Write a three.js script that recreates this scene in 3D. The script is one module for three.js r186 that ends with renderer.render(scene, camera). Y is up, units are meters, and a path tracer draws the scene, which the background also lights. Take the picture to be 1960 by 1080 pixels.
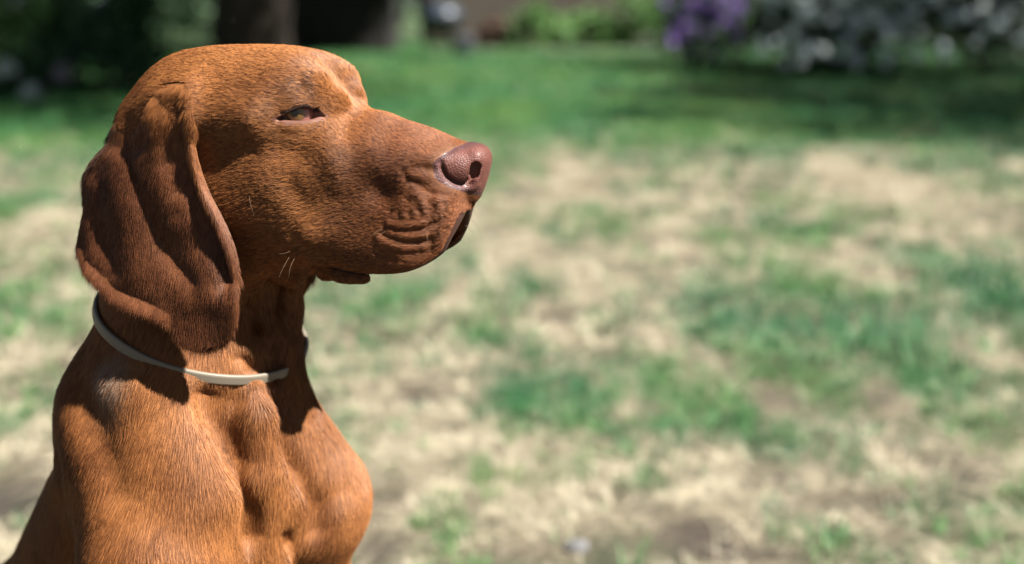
import * as THREE from 'three';
import { mergeGeometries } from 'three/addons/utils/BufferGeometryUtils.js';

// ---------------------------------------------------------------- camera, sky, sun, exposure
const scene = new THREE.Scene();
const CAM = new THREE.Vector3(0, 0.88, 0);
const TY = 0.25, TX = TY * 1960 / 1080, PITCH = Math.atan(0.25);
const camera = new THREE.PerspectiveCamera(2 * Math.atan(TY) * 180 / Math.PI, 1024 / 564, 0.05, 600);
camera.position.copy(CAM);
camera.rotation.set(-PITCH, 0, 0);
camera.focus = 0.775;
camera.userData.fStop = 2.6;
const SUN = new THREE.Vector3(0.58, 0.77, 0.26).normalize();
{ // a clear summer sky: deep overhead, paler towards the horizon, the same all round
  const w = 64, h = 64, data = new Float32Array(w * h * 4);
  for (let y = 0; y < h; y++) for (let x = 0; x < w; x++) { const e = Math.max(0, (y + 0.5) / h * 2 - 1), t = Math.pow(1 - e, 2.2); data.set([0.026 + 0.06 * t, 0.036 + 0.058 * t, 0.054 + 0.05 * t, 1], (y * w + x) * 4); }
  const tex = new THREE.DataTexture(data, w, h, THREE.RGBAFormat, THREE.FloatType); tex.mapping = THREE.EquirectangularReflectionMapping; tex.magFilter = THREE.LinearFilter; tex.needsUpdate = true;
  scene.background = tex; scene.environment = tex;
}
const sun = new THREE.DirectionalLight(new THREE.Color(1.0, 0.95, 0.87), 5.0);
sun.position.copy(SUN).multiplyScalar(40).add(new THREE.Vector3(0, 0, -6));
sun.target.position.set(0, 0, -6);
sun.castShadow = true; sun.shadow.radius = 1.5; sun.shadow.mapSize.set(4096, 4096);
Object.assign(sun.shadow.camera, { left: -16, right: 16, top: 16, bottom: -16, near: 1, far: 90 });
scene.add(sun, sun.target);
const renderer = new THREE.WebGLRenderer({ antialias: true });
renderer.setSize(1024, 564);
renderer.shadowMap.enabled = true;
renderer.toneMapping = THREE.LinearToneMapping;
renderer.toneMappingExposure = 3.15;

// ---------------------------------------------------------------- helpers
function rng(seed) { let a = seed >>> 0; return () => { a = (a + 0x6D2B79F5) >>> 0; let t = Math.imul(a ^ (a >>> 15), 1 | a); t = (t + Math.imul(t ^ (t >>> 7), 61 | t)) ^ t; return ((t ^ (t >>> 14)) >>> 0) / 4294967296; }; }
const V = (x, y, z) => new THREE.Vector3(x, y, z);
const clamp = (x, a, b) => x < a ? a : x > b ? b : x;
const mix = (a, b, t) => a + (b - a) * t;
const sstep = (a, b, x) => { const t = clamp((x - a) / (b - a), 0, 1); return t * t * (3 - 2 * t); };
function hash2(i, j, s) { let h = Math.imul(i, 374761393) ^ Math.imul(j, 668265263) ^ Math.imul(s, 974634233); h = Math.imul(h ^ (h >>> 13), 1274126177); return ((h ^ (h >>> 16)) >>> 0) / 4294967296; }
function noise2(x, y, s = 1) { const i = Math.floor(x), j = Math.floor(y), u = x - i, v = y - j, a = u * u * (3 - 2 * u), b = v * v * (3 - 2 * v); return mix(mix(hash2(i, j, s), hash2(i + 1, j, s), a), mix(hash2(i, j + 1, s), hash2(i + 1, j + 1, s), a), b); }
const fbm = (x, y, s = 1, o = 4) => { let t = 0, a = 0.5, n = 0; for (let k = 0; k < o; k++) { t += a * noise2(x, y, s + k); n += a; a *= 0.5; x = x * 2.03 + 7.1; y = y * 2.03 + 3.7; } return t / n; };
function noise3(x, y, z, s) { const k = Math.floor(z), f = z - k, w = f * f * (3 - 2 * f); return mix(noise2(x, y, s + k * 17), noise2(x, y, s + (k + 1) * 17), w); }
const SP = Math.sin(PITCH), CP = Math.cos(PITCH);
// the point seen at a pixel of the 1960 x 1080 photograph at a depth along the camera axis; used to take measurements off the photograph
function P(px, py, D) { const a = D * TX * (px - 980) / 980, b = D * TY * (540 - py) / 540; return [CAM.x + a, CAM.y - SP * D + CP * b, CAM.z - CP * D - SP * b]; }
function onGround(px, py) { const q = P(px, py, 1), t = CAM.y / (CAM.y - q[1]); return [q[0] * t, 0, q[2] * t]; }
const names = {};
function numbered(n) { names[n] = (names[n] ?? -1) + 1; return names[n] ? n + '_' + String(names[n]).padStart(3, '0') : n; }
function tag(o, label, category, group) { o.userData.label = label; o.userData.category = category; if (group) o.userData.group = group; return o; }
function part(name, geo, mat, parent) { const m = new THREE.Mesh(geo, mat); m.name = name; m.castShadow = m.receiveShadow = true; parent.add(m); return m; }
function thing(name, label, category, pos = [0, 0, 0], group) { const g = new THREE.Group(); g.name = numbered(name); g.position.set(...pos); tag(g, label, category, group); scene.add(g); return g; }
const std = (r, g, b, rough = 0.8, more = {}) => { const m = new THREE.MeshStandardMaterial({ roughness: rough, ...more }); m.color.setRGB(r, g, b); return m; };

// ---------------------------------------------------------------- the dog: a distance field, meshed as one body
// head axes: X to the nose, Y up, Z to the near side; body axes: F to the chest front, Y up, L to the near side
const PSI = 14 * Math.PI / 180, BETA = 38 * Math.PI / 180;
const HO = P(560, 280, 0.80), HX = [Math.cos(PSI), 0, Math.sin(PSI)], HZ = [-Math.sin(PSI), 0, Math.cos(PSI)];
const toH = (x, y, z) => { const a = x - HO[0], b = y - HO[1], c = z - HO[2]; return [a * HX[0] + c * HX[2], b, a * HZ[0] + c * HZ[2]]; };
const fromH = (X, Y, Z) => [HO[0] + X * HX[0] + Z * HZ[0], HO[1] + Y, HO[2] + X * HX[2] + Z * HZ[2]];
function hp(px, py, Zmm) { // the photograph's pixel on the plane Z = Zmm millimetres off the head's midline
  const d = P(px, py, 1), dx = d[0] - CAM.x, dy = d[1] - CAM.y, dz = d[2] - CAM.z, o = toH(CAM.x, CAM.y, CAM.z);
  const DZ = dx * HZ[0] + dz * HZ[2], t = (Zmm * 0.001 - o[2]) / DZ;
  return [o[0] + t * (dx * HX[0] + dz * HX[2]), o[1] + t * dy];
}
const KO = P(500, 880, 0.83), BF = [Math.cos(BETA), 0, Math.sin(BETA)], BL = [-Math.sin(BETA), 0, Math.cos(BETA)];
const B = (f, y, l) => [KO[0] + f * BF[0] + l * BL[0], KO[1] + y, KO[2] + f * BF[2] + l * BL[2]];

function tps(points) { // thin-plate spline through [x, y, value]
  const n = points.length, N = n + 3, A = Array.from({ length: N }, () => new Float64Array(N + 1));
  const U = r2 => r2 < 1e-12 ? 0 : r2 * Math.log(r2);
  for (let i = 0; i < n; i++) {
    for (let j = 0; j < n; j++) A[i][j] = U((points[i][0] - points[j][0]) ** 2 + (points[i][1] - points[j][1]) ** 2);
    A[i][i] += 2e-5; A[i][n] = A[n][i] = 1; A[i][n + 1] = A[n + 1][i] = points[i][0]; A[i][n + 2] = A[n + 2][i] = points[i][1]; A[i][N] = points[i][2];
  }
  for (let c = 0; c < N; c++) {
    let p = c; for (let r = c + 1; r < N; r++) if (Math.abs(A[r][c]) > Math.abs(A[p][c])) p = r;
    [A[c], A[p]] = [A[p], A[c]];
    for (let r = 0; r < N; r++) if (r !== c && A[r][c]) { const f = A[r][c] / A[c][c]; for (let k = c; k <= N; k++) A[r][k] -= f * A[c][k]; }
  }
  const w = A.map((r, i) => r[N] / r[i]);
  return (x, y) => { let s = w[n] + w[n + 1] * x + w[n + 2] * y; for (let i = 0; i < n; i++) s += w[i] * U((x - points[i][0]) ** 2 + (y - points[i][1]) ** 2); return s; };
}
function smoothLoop(pts, closed = true, per = 6) { // Catmull-Rom through 2-D or 3-D points
  const out = [], n = pts.length, at = i => closed ? pts[(i + n) % n] : pts[clamp(i, 0, n - 1)];
  for (let i = 0; i < (closed ? n : n - 1); i++) for (let k = 0; k < per; k++) {
    const t = k / per, a = at(i - 1), b = at(i), c = at(i + 1), d = at(i + 2);
    out.push(b.map((_, q) => 0.5 * (2 * b[q] + (c[q] - a[q]) * t + (2 * a[q] - 5 * b[q] + 4 * c[q] - d[q]) * t * t + (3 * b[q] - a[q] - 3 * c[q] + d[q]) * t * t * t)));
  }
  if (!closed) out.push(pts[n - 1]);
  return out;
}
function polySD(poly, x, y) { // signed distance to a polygon, negative inside
  let d = 1e9, s = 1;
  for (let i = 0, j = poly.length - 1; i < poly.length; j = i++) {
    const ex = poly[j][0] - poly[i][0], ey = poly[j][1] - poly[i][1], wx = x - poly[i][0], wy = y - poly[i][1];
    const t = clamp((wx * ex + wy * ey) / (ex * ex + ey * ey + 1e-15), 0, 1), bx = wx - ex * t, by = wy - ey * t;
    d = Math.min(d, bx * bx + by * by);
    const c1 = y >= poly[i][1], c2 = y < poly[j][1], c3 = ex * wy > ey * wx;
    if ((c1 && c2 && c3) || (!c1 && !c2 && !c3)) s = -s;
  }
  return s * Math.sqrt(d);
}
class Field { // a function of the head's X and Y, tabulated
  constructor(f, x0, x1, y0, y1, h) { this.x0 = x0; this.y0 = y0; this.h = h; this.nx = Math.ceil((x1 - x0) / h) + 1; this.ny = Math.ceil((y1 - y0) / h) + 1; this.a = new Float32Array(this.nx * this.ny); for (let j = 0; j < this.ny; j++) for (let i = 0; i < this.nx; i++) this.a[j * this.nx + i] = f(x0 + i * h, y0 + j * h); }
  at(x, y) { const u = clamp((x - this.x0) / this.h, 0, this.nx - 1.001), v = clamp((y - this.y0) / this.h, 0, this.ny - 1.001), i = u | 0, j = v | 0, a = u - i, b = v - j, q = this.a, k = j * this.nx + i; return (q[k] * (1 - a) + q[k + 1] * a) * (1 - b) + (q[k + this.nx] * (1 - a) + q[k + this.nx + 1] * a) * b; }
}
const MM = 0.001;
// half-width of the head in millimetres, read at pixels of the near side
const widthPts = [
  [300, 150, 44], [300, 230, 50], [300, 330, 52], [300, 440, 50], [230, 250, 44], [220, 400, 44],
  [390, 110, 50], [390, 180, 55], [390, 228, 59], [400, 285, 53.5], [410, 350, 55], [410, 430, 52], [420, 490, 44],
  [470, 110, 50], [470, 180, 55], [480, 230, 59], [490, 285, 52], [500, 340, 54], [500, 400, 52], [500, 460, 46], [520, 510, 36],
  [545, 110, 46], [550, 165, 49], [560, 285, 47], [580, 330, 49], [575, 390, 48], [590, 440, 45], [590, 490, 38],
  [610, 125, 36], [600, 170, 42], [580, 222, 43], [635, 240, 36], [640, 300, 43], [640, 350, 42], [650, 420, 40], [660, 480, 38], [640, 520, 30],
  [660, 190, 26], [690, 225, 24], [700, 270, 33], [710, 330, 37], [735, 375, 35], [720, 430, 37], [720, 490, 36],
  [760, 245, 21], [770, 290, 31], [775, 345, 33], [775, 400, 35.5], [780, 450, 36], [770, 500, 34],
  [830, 268, 20], [830, 300, 27], [825, 345, 28], [825, 395, 32], [830, 440, 31], [825, 480, 28],
  [870, 290, 19], [870, 340, 20], [872, 385, 23], [878, 415, 20], [860, 460, 24], [900, 330, 17], [895, 385, 12], [895, 410, 12],
];
const halfW = tps(widthPts.map(([x, y, w]) => [...hp(x, y, w).map(v => v * 10), w]));
// the head's outline: pixel and the offset from the midline at which that pixel lies
const outlinePx = [
  [250, 400, 0], [238, 300, 0], [252, 215, 0], [288, 150, 0], [338, 108, 0], [400, 93, 0], [470, 90, 0], [550, 93, 0], [600, 108, 0], [634, 142, 0], [668, 185, 0], [699, 209, 0], [725, 217, 0], [760, 230, 0], [800, 243, 0], [850, 262, 0], [885, 276, 0], [905, 296, 0], [908, 340, 0], [903, 390, 0],
  [889, 402, 14], [873, 437, 19], [858, 467, 22], [841, 491, 25], [800, 515, 28], [760, 526, 30], [715, 527, 30], [672, 522, 30], [628, 512, 28], [590, 508, 20], [540, 520, 10], [470, 540, 0], [350, 540, 0], [270, 490, 0],
];
const outline = smoothLoop(outlinePx.map(([x, y, z]) => hp(x, y, z)), true, 5);
// radius of the turn between side and outline
const turnPts = [[300, 150, 40], [400, 110, 42], [480, 110, 42], [560, 120, 36], [620, 150, 30], [690, 215, 20], [760, 240, 15], [830, 270, 14], [890, 300, 12], [890, 390, 8], [850, 470, 5], [770, 515, 6], [690, 515, 7], [630, 505, 9], [590, 480, 14], [500, 500, 22], [400, 480, 22], [300, 400, 30], [500, 300, 40], [700, 350, 20], [800, 380, 12]];
const turnR = tps(turnPts.map(([x, y, w]) => [...hp(x, y, 30).map(v => v * 10), w]));
const FB = [-0.19, 0.20, -0.17, 0.12, 0.0008];
const fW = new Field((x, y) => clamp(halfW(x * 10, y * 10), 8, 62) * MM, ...FB);
const fD = new Field((x, y) => polySD(outline, x, y), ...FB);
const fR = new Field((x, y) => clamp(turnR(x * 10, y * 10), 4, 44) * MM, ...FB);

const smin = (a, b, k) => { const h = Math.max(k - Math.abs(a - b), 0) / k; return Math.min(a, b) - h * h * k * 0.25; };
const smax = (a, b, k) => -smin(-a, -b, k);
function roundCone(p, q, r1, r2) { // tapered capsule
  const bx = q[0] - p[0], by = q[1] - p[1], bz = q[2] - p[2], l2 = bx * bx + by * by + bz * bz, rr = r1 - r2, a2 = l2 - rr * rr, il = 1 / l2;
  const c = [(p[0] + q[0]) / 2, (p[1] + q[1]) / 2, (p[2] + q[2]) / 2], R = Math.sqrt(l2) / 2 + Math.max(r1, r2);
  const f = (x, y, z) => {
    const px = x - p[0], py = y - p[1], pz = z - p[2], yy = px * bx + py * by + pz * bz, z0 = yy - l2;
    const ux = px * l2 - bx * yy, uy = py * l2 - by * yy, uz = pz * l2 - bz * yy, x2 = ux * ux + uy * uy + uz * uz, y2 = yy * yy * l2, z2 = z0 * z0 * l2, k = Math.sign(rr) * rr * rr * x2;
    if (Math.sign(z0) * a2 * z2 > k) return Math.sqrt(x2 + z2) * il - r2;
    if (Math.sign(yy) * a2 * y2 < k) return Math.sqrt(x2 + y2) * il - r1;
    return (Math.sqrt(x2 * a2 * il) + yy * rr) * il - r1;
  };
  return { f, c, R };
}
function ball(c, r, ax) { // ellipsoid with half-axes r along the rows of ax
  const f = (x, y, z) => {
    const a = x - c[0], b = y - c[1], d = z - c[2], u = (a * ax[0][0] + b * ax[0][1] + d * ax[0][2]), v = (a * ax[1][0] + b * ax[1][1] + d * ax[1][2]), w = (a * ax[2][0] + b * ax[2][1] + d * ax[2][2]);
    const k0 = Math.sqrt((u / r[0]) ** 2 + (v / r[1]) ** 2 + (w / r[2]) ** 2), k1 = Math.sqrt((u / r[0] ** 2) ** 2 + (v / r[1] ** 2) ** 2 + (w / r[2] ** 2) ** 2);
    return k1 < 1e-9 ? -Math.min(...r) : k0 * (k0 - 1) / k1;
  };
  return { f, c, R: Math.max(...r) };
}
const HAX = [HX, [0, 1, 0], HZ], BAX = [BF, [0, 1, 0], BL];
const bodyPrims = []; // [primitive, blend]
const add = (p, k) => bodyPrims.push([p, k]);
add(roundCone(P(357, 400, 0.865), P(388, 690, 0.875), 0.062, 0.068), 0.03); add(roundCone(P(386, 670, 0.875), B(-0.090, 0.0, 0), 0.068, 0.086), 0.03);
add(roundCone(B(-0.110, -0.04, 0), B(-0.25, -0.26, 0), 0.084, 0.105), 0.03);
for (const s of [1, -1]) {
  add(roundCone(B(-0.105, 0.030, s * 0.034), B(-0.036, -0.072, s * 0.069), 0.048, 0.045), 0.03);
  add(roundCone(B(-0.065, 0.035, s * 0.030), B(-0.036, -0.06, s * 0.068), 0.036, 0.045), 0.025);
  add(roundCone(B(-0.036, -0.072, s * 0.069), B(-0.10, -0.24, s * 0.086), 0.046, 0.042), 0.018);
  add(roundCone(B(-0.10, -0.24, s * 0.090), B(-0.075, -0.45, s * 0.075), 0.038, 0.021), 0.02);
  add(roundCone(B(-0.075, -0.45, s * 0.075), B(-0.070, -0.505, s * 0.075), 0.021, 0.022), 0.02);
  add(ball(B(-0.045, -0.512, s * 0.075), [0.042, 0.022, 0.028], BAX), 0.02);
  for (const [f, l] of [[-0.012, -0.018], [-0.002, -0.006], [-0.002, 0.007], [-0.012, 0.019]]) add(ball(B(f, -0.522, s * 0.075 + l), [0.017, 0.012, 0.0075], BAX), 0.004);
  add(ball(B(-0.037, -0.035, s * 0.036), [0.040, 0.075, 0.038], BAX), 0.020);
  add(roundCone(B(-0.40, -0.32, s * 0.085), B(-0.25, -0.36, s * 0.125), 0.105, 0.062), 0.04);
  add(roundCone(B(-0.25, -0.36, s * 0.125), B(-0.36, -0.47, s * 0.125), 0.055, 0.032), 0.02);
  add(roundCone(B(-0.40, -0.505, s * 0.125), B(-0.24, -0.515, s * 0.13), 0.022, 0.020), 0.02);
  for (const l of [-0.018, -0.006, 0.007, 0.019]) add(ball(B(-0.212 - Math.abs(l) * 0.4, -0.522, s * 0.13 + l), [0.020, 0.012, 0.0075], BAX), 0.004);
}
add(roundCone(B(-0.012, 0.035, 0), B(-0.012, -0.10, 0), 0.018, 0.022), 0.016);
add(roundCone(B(-0.27, -0.27, 0), B(-0.41, -0.39, 0), 0.105, 0.105), 0.05);
add(roundCone(B(-0.50, -0.42, 0), B(-0.66, -0.50, 0.03), 0.026, 0.020), 0.03);
add(roundCone(B(-0.66, -0.50, 0.03), B(-0.84, -0.522, 0.10), 0.020, 0.008), 0.01);
const headPrims = []; // in the head's own axes, mirrored by |Z|
const AXI = [[1, 0, 0], [0, 1, 0], [0, 0, 1]];
const hb = (px, py, z, r, k, at = z) => { const q = hp(px, py, at); headPrims.push([ball([q[0], q[1], Math.abs(z) * MM], r.map(v => v * MM), AXI), k * MM]); };
hb(641, 161, -26, [16, 14, 14], 18);          // brow
hb(678, 190, -17, [8, 7, 7], 10);             // inner end of the brow by the stop
hb(662, 526, 25, [10, 5, 5], 4); hb(684, 531, 25, [9.5, 3.4, 4.5], 2.5);            // lower lip fold at the corner of the mouth
const nosePrims = [];
const nb = (px, py, z, r, k) => { const q = hp(px, py, z); nosePrims.push([ball([q[0], q[1], Math.abs(z) * MM], r.map(v => v * MM), AXI), k * MM]); };
nb(899, 314, 0, [13.5, 14.5, 17], 6); nb(917, 301, 0, [7.5, 8, 13], 6); nb(909, 338, 0, [8, 11, 12], 6);
nb(871, 322, 12, [12, 10.5, 9], 4);
nb(900, 362, 0, [8, 9, 11], 5);
const jawA = hp(560, 470, 0), jawB = hp(790, 470, 0);
const jaw = roundCone([...jawA, 0], [...jawB, 0], 0.028, 0.014);
const phil = hp(901, 394, 0);
const eyeAt = [0, 0, 0], eyeR = 0.0115; let eyeSet = null;
const eyePoly0 = [[539, 226], [551, 217], [567, 209], [583, 204], [595, 210], [603, 219], [608, 227], [594, 229.5], [578, 231.5], [560, 231]];
let eyePoly = null, eyeField = null;
// the ear: a leather-thick sheet with folds, hung at the side of the head
const earPx = [[338, 172], [352, 192], [364, 245], [372, 290], [390, 345], [420, 395], [448, 448], [462, 500], [468, 560], [468, 612], [456, 646], [430, 662], [400, 665], [374, 654], [350, 630], [318, 606], [270, 591], [226, 571], [190, 546], [162, 517], [149, 491], [136, 474], [137, 448], [148, 400], [151, 345], [174, 310], [204, 275], [226, 233], [262, 205], [300, 178]];
const earPoly = smoothLoop(earPx.map(([x, y]) => hp(x + (x < 250 ? -6 : x > 330 ? -4 : 0), y - 17 * sstep(430, 600, y), x < 310 && y < 420 ? mix(44, 62, sstep(270, 420, y)) : 66)), true, 4);
const earZ = tps([[300, 180, 44], [340, 180, 50], [262, 210, 40], [350, 210, 56], [228, 240, 38], [290, 240, 54], [365, 290, 66], [320, 300, 60], [260, 300, 56], [180, 320, 46], [400, 380, 70], [340, 380, 64], [270, 390, 62], [160, 400, 50], [450, 470, 74], [400, 460, 68], [320, 460, 66], [230, 460, 62], [142, 465, 52], [460, 560, 76], [400, 560, 76], [320, 560, 74], [240, 545, 70], [170, 520, 62], [440, 640, 76], [380, 640, 78]].map(([x, y, z]) => [...hp(x, y, 62).map(v => v * 10), z]));
const earStrokes = [ // pixel path, width mm, depth mm
  [[[345, 205], [352, 260], [362, 310], [385, 370], [415, 430], [440, 480], [452, 520]], 7.5, -6.5],
  [[[352, 195], [366, 260], [376, 305], [396, 355], [425, 405], [450, 455], [462, 505]], 3.2, 0.8],
  [[[306, 190], [312, 235], [328, 300], [345, 350]], 6.46, -1.73],
  [[[288, 200], [296, 260], [312, 330], [335, 400]], 10.06, 1.44],
  [[[232, 245], [236, 290], [262, 350], [285, 395], [310, 445], [345, 490], [385, 520]], 7.19, -2.31],
  [[[205, 300], [215, 350], [235, 400], [255, 450], [275, 500]], 11.5, 1.73],
  [[[175, 405], [195, 440], [210, 475], [222, 505]], 8.62, -1.73],
  [[[160, 350], [163, 400], [165, 440], [172, 480]], 7.19, 1.16],
  [[[150, 488], [190, 525], [235, 553], [290, 575], [340, 590]], 4.38, 1.4],
  [[[175, 495], [215, 530], [260, 550], [310, 565]], 5.75, -1.16],
  [[[355, 420], [385, 470], [410, 510], [425, 545]], 8.62, 1.16],
  [[[400, 540], [390, 580], [385, 620]], 14.37, 0.86],
].map(([p, w, d]) => [smoothLoop(p.map(([x, y]) => hp(x, y, 62)), false, 4), w * MM, d * MM]);
function lineDist(path, x, y) { let d = 1e9; for (let i = 0; i + 1 < path.length; i++) { const ex = path[i + 1][0] - path[i][0], ey = path[i + 1][1] - path[i][1], wx = x - path[i][0], wy = y - path[i][1], t = clamp((wx * ex + wy * ey) / (ex * ex + ey * ey + 1e-15), 0, 1); d = Math.min(d, (wx - ex * t) ** 2 + (wy - ey * t) ** 2); } return d; }
const earFront = earStrokes[1][0];
const EB = [-0.20, 0.02, -0.19, 0.08, 0.0008];
const fEZ = new Field((x, y) => { let z = clamp(earZ(x * 10, y * 10), 30, 84) * MM; for (const [p, w, d] of earStrokes) z += d * Math.exp(-lineDist(p, x, y) / (w * w)); return z; }, ...EB);
const fED = new Field((x, y) => polySD(earPoly, x, y), ...EB);
const fES = new Field((x, y) => { const e = 0.001; return 1 / Math.sqrt(1 + ((fEZ.at(x + e, y) - fEZ.at(x - e, y)) / (2 * e)) ** 2 + ((fEZ.at(x, y + e) - fEZ.at(x, y - e)) / (2 * e)) ** 2); }, ...EB);
function sdEar(X, Y, Z) {
  const aZ = Math.abs(Z); if (Z < 0) { X += 0.035; Y -= 0.012; } // the far ear hangs a little further back
  const d2 = fED.at(X, Y), out = Math.max(EB[0] - X, X - EB[1], EB[2] - Y, Y - EB[3], 0);
  const s = Math.abs(aZ - fEZ.at(X, Y)) * fES.at(X, Y) - 0.0019, a = s + 0.0019, b = d2 + 0.0019;
  return (a > 0 && b > 0 ? Math.sqrt(a * a + b * b) : Math.max(a, b)) - 0.0019 + out * 0.5;
}
function sdHead(X, Y, Z, withEar = true) {
  const aZ = Math.abs(Z), out = Math.max(FB[0] - X, X - FB[1], FB[2] - Y, Y - FB[3], 0);
  const h = fW.at(X, Y), r = Math.min(fR.at(X, Y), h * 0.92), a = aZ - h + r, b = fD.at(X, Y) + r;
  let d = (a > 0 && b > 0 ? Math.sqrt(a * a + b * b) : Math.max(a, b)) - r + out * 0.7;
  for (const [p, k] of headPrims) { const dx = X - p.c[0], dy = Y - p.c[1], dz = aZ - p.c[2]; if (dx * dx + dy * dy + dz * dz < (p.R + k + 0.02) ** 2) d = smin(d, p.f(X, Y, aZ), k); }
  // the gap between the flews, and the lower jaw in it
  const t = phil[1] - Y, open = Math.min(t * 0.85, h - 0.0075);
  if (t > -0.02 && X > -0.02) { const wedge = Math.max(aZ - open, -t, 0.03 - X); d = smax(d, -wedge, 0.003); d = smin(d, jaw.f(X, Y, aZ), 0.002); }
  const nd = (X - nosePrims[0][0].c[0]) ** 2 + (Y - nosePrims[0][0].c[1]) ** 2;
  if (nd < 0.05 ** 2) for (const [p, k] of nosePrims) d = smin(d, p.f(X, Y, aZ), k);
  if (eyeSet) { const ex = X - eyeAt[0], ey = Y - eyeAt[1], ez = aZ - eyeAt[2], e2 = ex * ex + ey * ey + ez * ez; if (e2 < 0.0016) { const e = Math.sqrt(e2); d = smin(d, e - eyeR - 0.0018, 0.008); const cut = Math.max(eyeField.at(X, Y), eyeAt[2] - aZ); d = smax(d, -cut, 0.0016); } }
  if (withEar) { const e = sdEar(X, Y, Z); d = smin(d, e, 0.004); }
  return d;
}
let strokes = [], cuts = [];
let dewlap = null, earsOn = true;
function sdBase(x, y, z) {
  const q = toH(x, y, z), hd = Math.sqrt((q[0] + 0.0) ** 2 + (q[1] + 0.03) ** 2 + q[2] ** 2);
  let d = 1e9;
  for (const [p, k] of bodyPrims) { const dx = x - p.c[0], dy = y - p.c[1], dz = z - p.c[2], m = Math.sqrt(dx * dx + dy * dy + dz * dz) - p.R; if (m < d + k) d = smin(d, p.f(x, y, z), k); }
  if (dewlap && hd < 0.4) d = smin(d, dewlap.f(x, y, z), 0.012);
  if (hd < 0.34) { const e = sdHead(q[0], q[1], q[2], false); d = smin(d, e, 0.022); if (earsOn) d = smin(d, sdEar(q[0], q[1], q[2]), 0.004 + 0.018 * sstep(-0.005, 0.035, q[1])); } else d = Math.min(d, hd - 0.22);
  return d;
}
function sd(x, y, z) {
  let d = sdBase(x, y, z);
  if (d > 0.03 || d < -0.03) return d;
  for (const s of strokes) { const dx = x - s.c[0], dy = y - s.c[1], dz = z - s.c[2]; if (dx * dx + dy * dy + dz * dz > s.R2) continue; d -= s.amp * Math.exp(-dist3(s.path, x, y, z) / s.s2); }
  for (const s of cuts) { const dx = x - s.c[0], dy = y - s.c[1], dz = z - s.c[2]; if (dx * dx + dy * dy + dz * dz > s.R2) continue; d = smax(d, s.r - Math.sqrt(dist3(s.path, x, y, z)), 0.0012); }
  return d;
}
function dist3(path, x, y, z) {
  let best = 1e9;
  if (path.length === 1) return (x - path[0][0]) ** 2 + (y - path[0][1]) ** 2 + (z - path[0][2]) ** 2;
  for (let i = 0; i + 1 < path.length; i++) {
    const a = path[i], b = path[i + 1], ex = b[0] - a[0], ey = b[1] - a[1], ez = b[2] - a[2], wx = x - a[0], wy = y - a[1], wz = z - a[2];
    const t = clamp((wx * ex + wy * ey + wz * ez) / (ex * ex + ey * ey + ez * ez + 1e-15), 0, 1), p = wx - ex * t, q = wy - ey * t, r = wz - ez * t, d = p * p + q * q + r * r;
    if (d < best) best = d;
  }
  return best;
}
function hit(px, py, f = sdBase) { // where the line of sight of a pixel meets the dog
  const q = P(px, py, 1), dx = q[0] - CAM.x, dy = q[1] - CAM.y, dz = q[2] - CAM.z, L = Math.hypot(dx, dy, dz); let t = 0.45;
  for (let i = 0; i < 300; i++) { const d = f(CAM.x + dx / L * t, CAM.y + dy / L * t, CAM.z + dz / L * t); if (d < 0.00015) return [CAM.x + dx / L * t, CAM.y + dy / L * t, CAM.z + dz / L * t]; t += d * 0.55; if (t > 1.6) return null; }
  return null;
}
function grad(f, x, y, z, e) { const a = f(x + e, y - e, z - e), b = f(x - e, y - e, z + e), c = f(x - e, y + e, z - e), d = f(x + e, y + e, z + e), gx = a - b - c + d, gy = -a - b + c + d, gz = -a + b - c + d; return [gx / (4 * e), gy / (4 * e), gz / (4 * e)]; }
const collarRing = (() => { // where the collar lies, before the throat skin that hangs over it
  const a = V(...hit(193, 600)), b = V(...hit(440, 722)), c = V(...hit(520, 714)), n = b.clone().sub(a).cross(c.clone().sub(a)).normalize(); if (n.y < 0) n.negate();
  const mid = V(...P(376, 660, 0.875)); mid.addScaledVector(n, -n.dot(mid.clone().sub(a)));
  earsOn = false;
  const e1 = V(1, 0, 0).addScaledVector(n, -n.x).normalize(), e2 = n.clone().cross(e1), N = 160, pts = [];
  for (let k = 0; k < N; k++) {
    const t = k / N * Math.PI * 2, d = e1.clone().multiplyScalar(Math.cos(t)).addScaledVector(e2, Math.sin(t)); let r = 0.02;
    for (let q = 0; q < 80; q++) { const p = mid.clone().addScaledVector(d, r), v = sdBase(p.x, p.y, p.z); if (v > -0.0002) break; r += Math.max(-v * 0.7, 0.0008); }
    pts.push({ d, r });
  }
  for (let pass = 0; pass < 14; pass++) { const old = pts.map(p => p.r); pts.forEach((p, k) => { p.r = old[k] * 0.3 + 0.7 * (old[(k + 1) % N] + old[(k + N - 1) % N]) / 2; }); }
  earsOn = true;
  return { pts, mid, n, N };
})();
const fold1 = roundCone(P(574, 528, 0.85), P(543, 640, 0.842), 0.008, 0.009), fold2 = roundCone(P(543, 640, 0.842), P(552, 750, 0.868), 0.009, 0.012);
dewlap = { f: (x, y, z) => Math.min(fold1.f(x, y, z), fold2.f(x, y, z)) };
{ // set the eye in
  const h = hit(573, 221), H = toH(...h), g = grad(sdBase, ...h, 0.004), n = toH(HO[0] + g[0], HO[1] + g[1], HO[2] + g[2]), L = Math.hypot(...n);
  for (let k = 0; k < 3; k++) eyeAt[k] = H[k] - n[k] / L * (eyeR + 0.0012);
  eyePoly = smoothLoop(eyePoly0.map(([x, y]) => hp(x, y, H[2] / MM)), true, 5);
  eyeField = new Field((x, y) => polySD(eyePoly, x, y), eyeAt[0] - 0.045, eyeAt[0] + 0.045, eyeAt[1] - 0.045, eyeAt[1] + 0.045, 0.0005);
  eyeSet = { n: n.map(v => v / L) };
}
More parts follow.
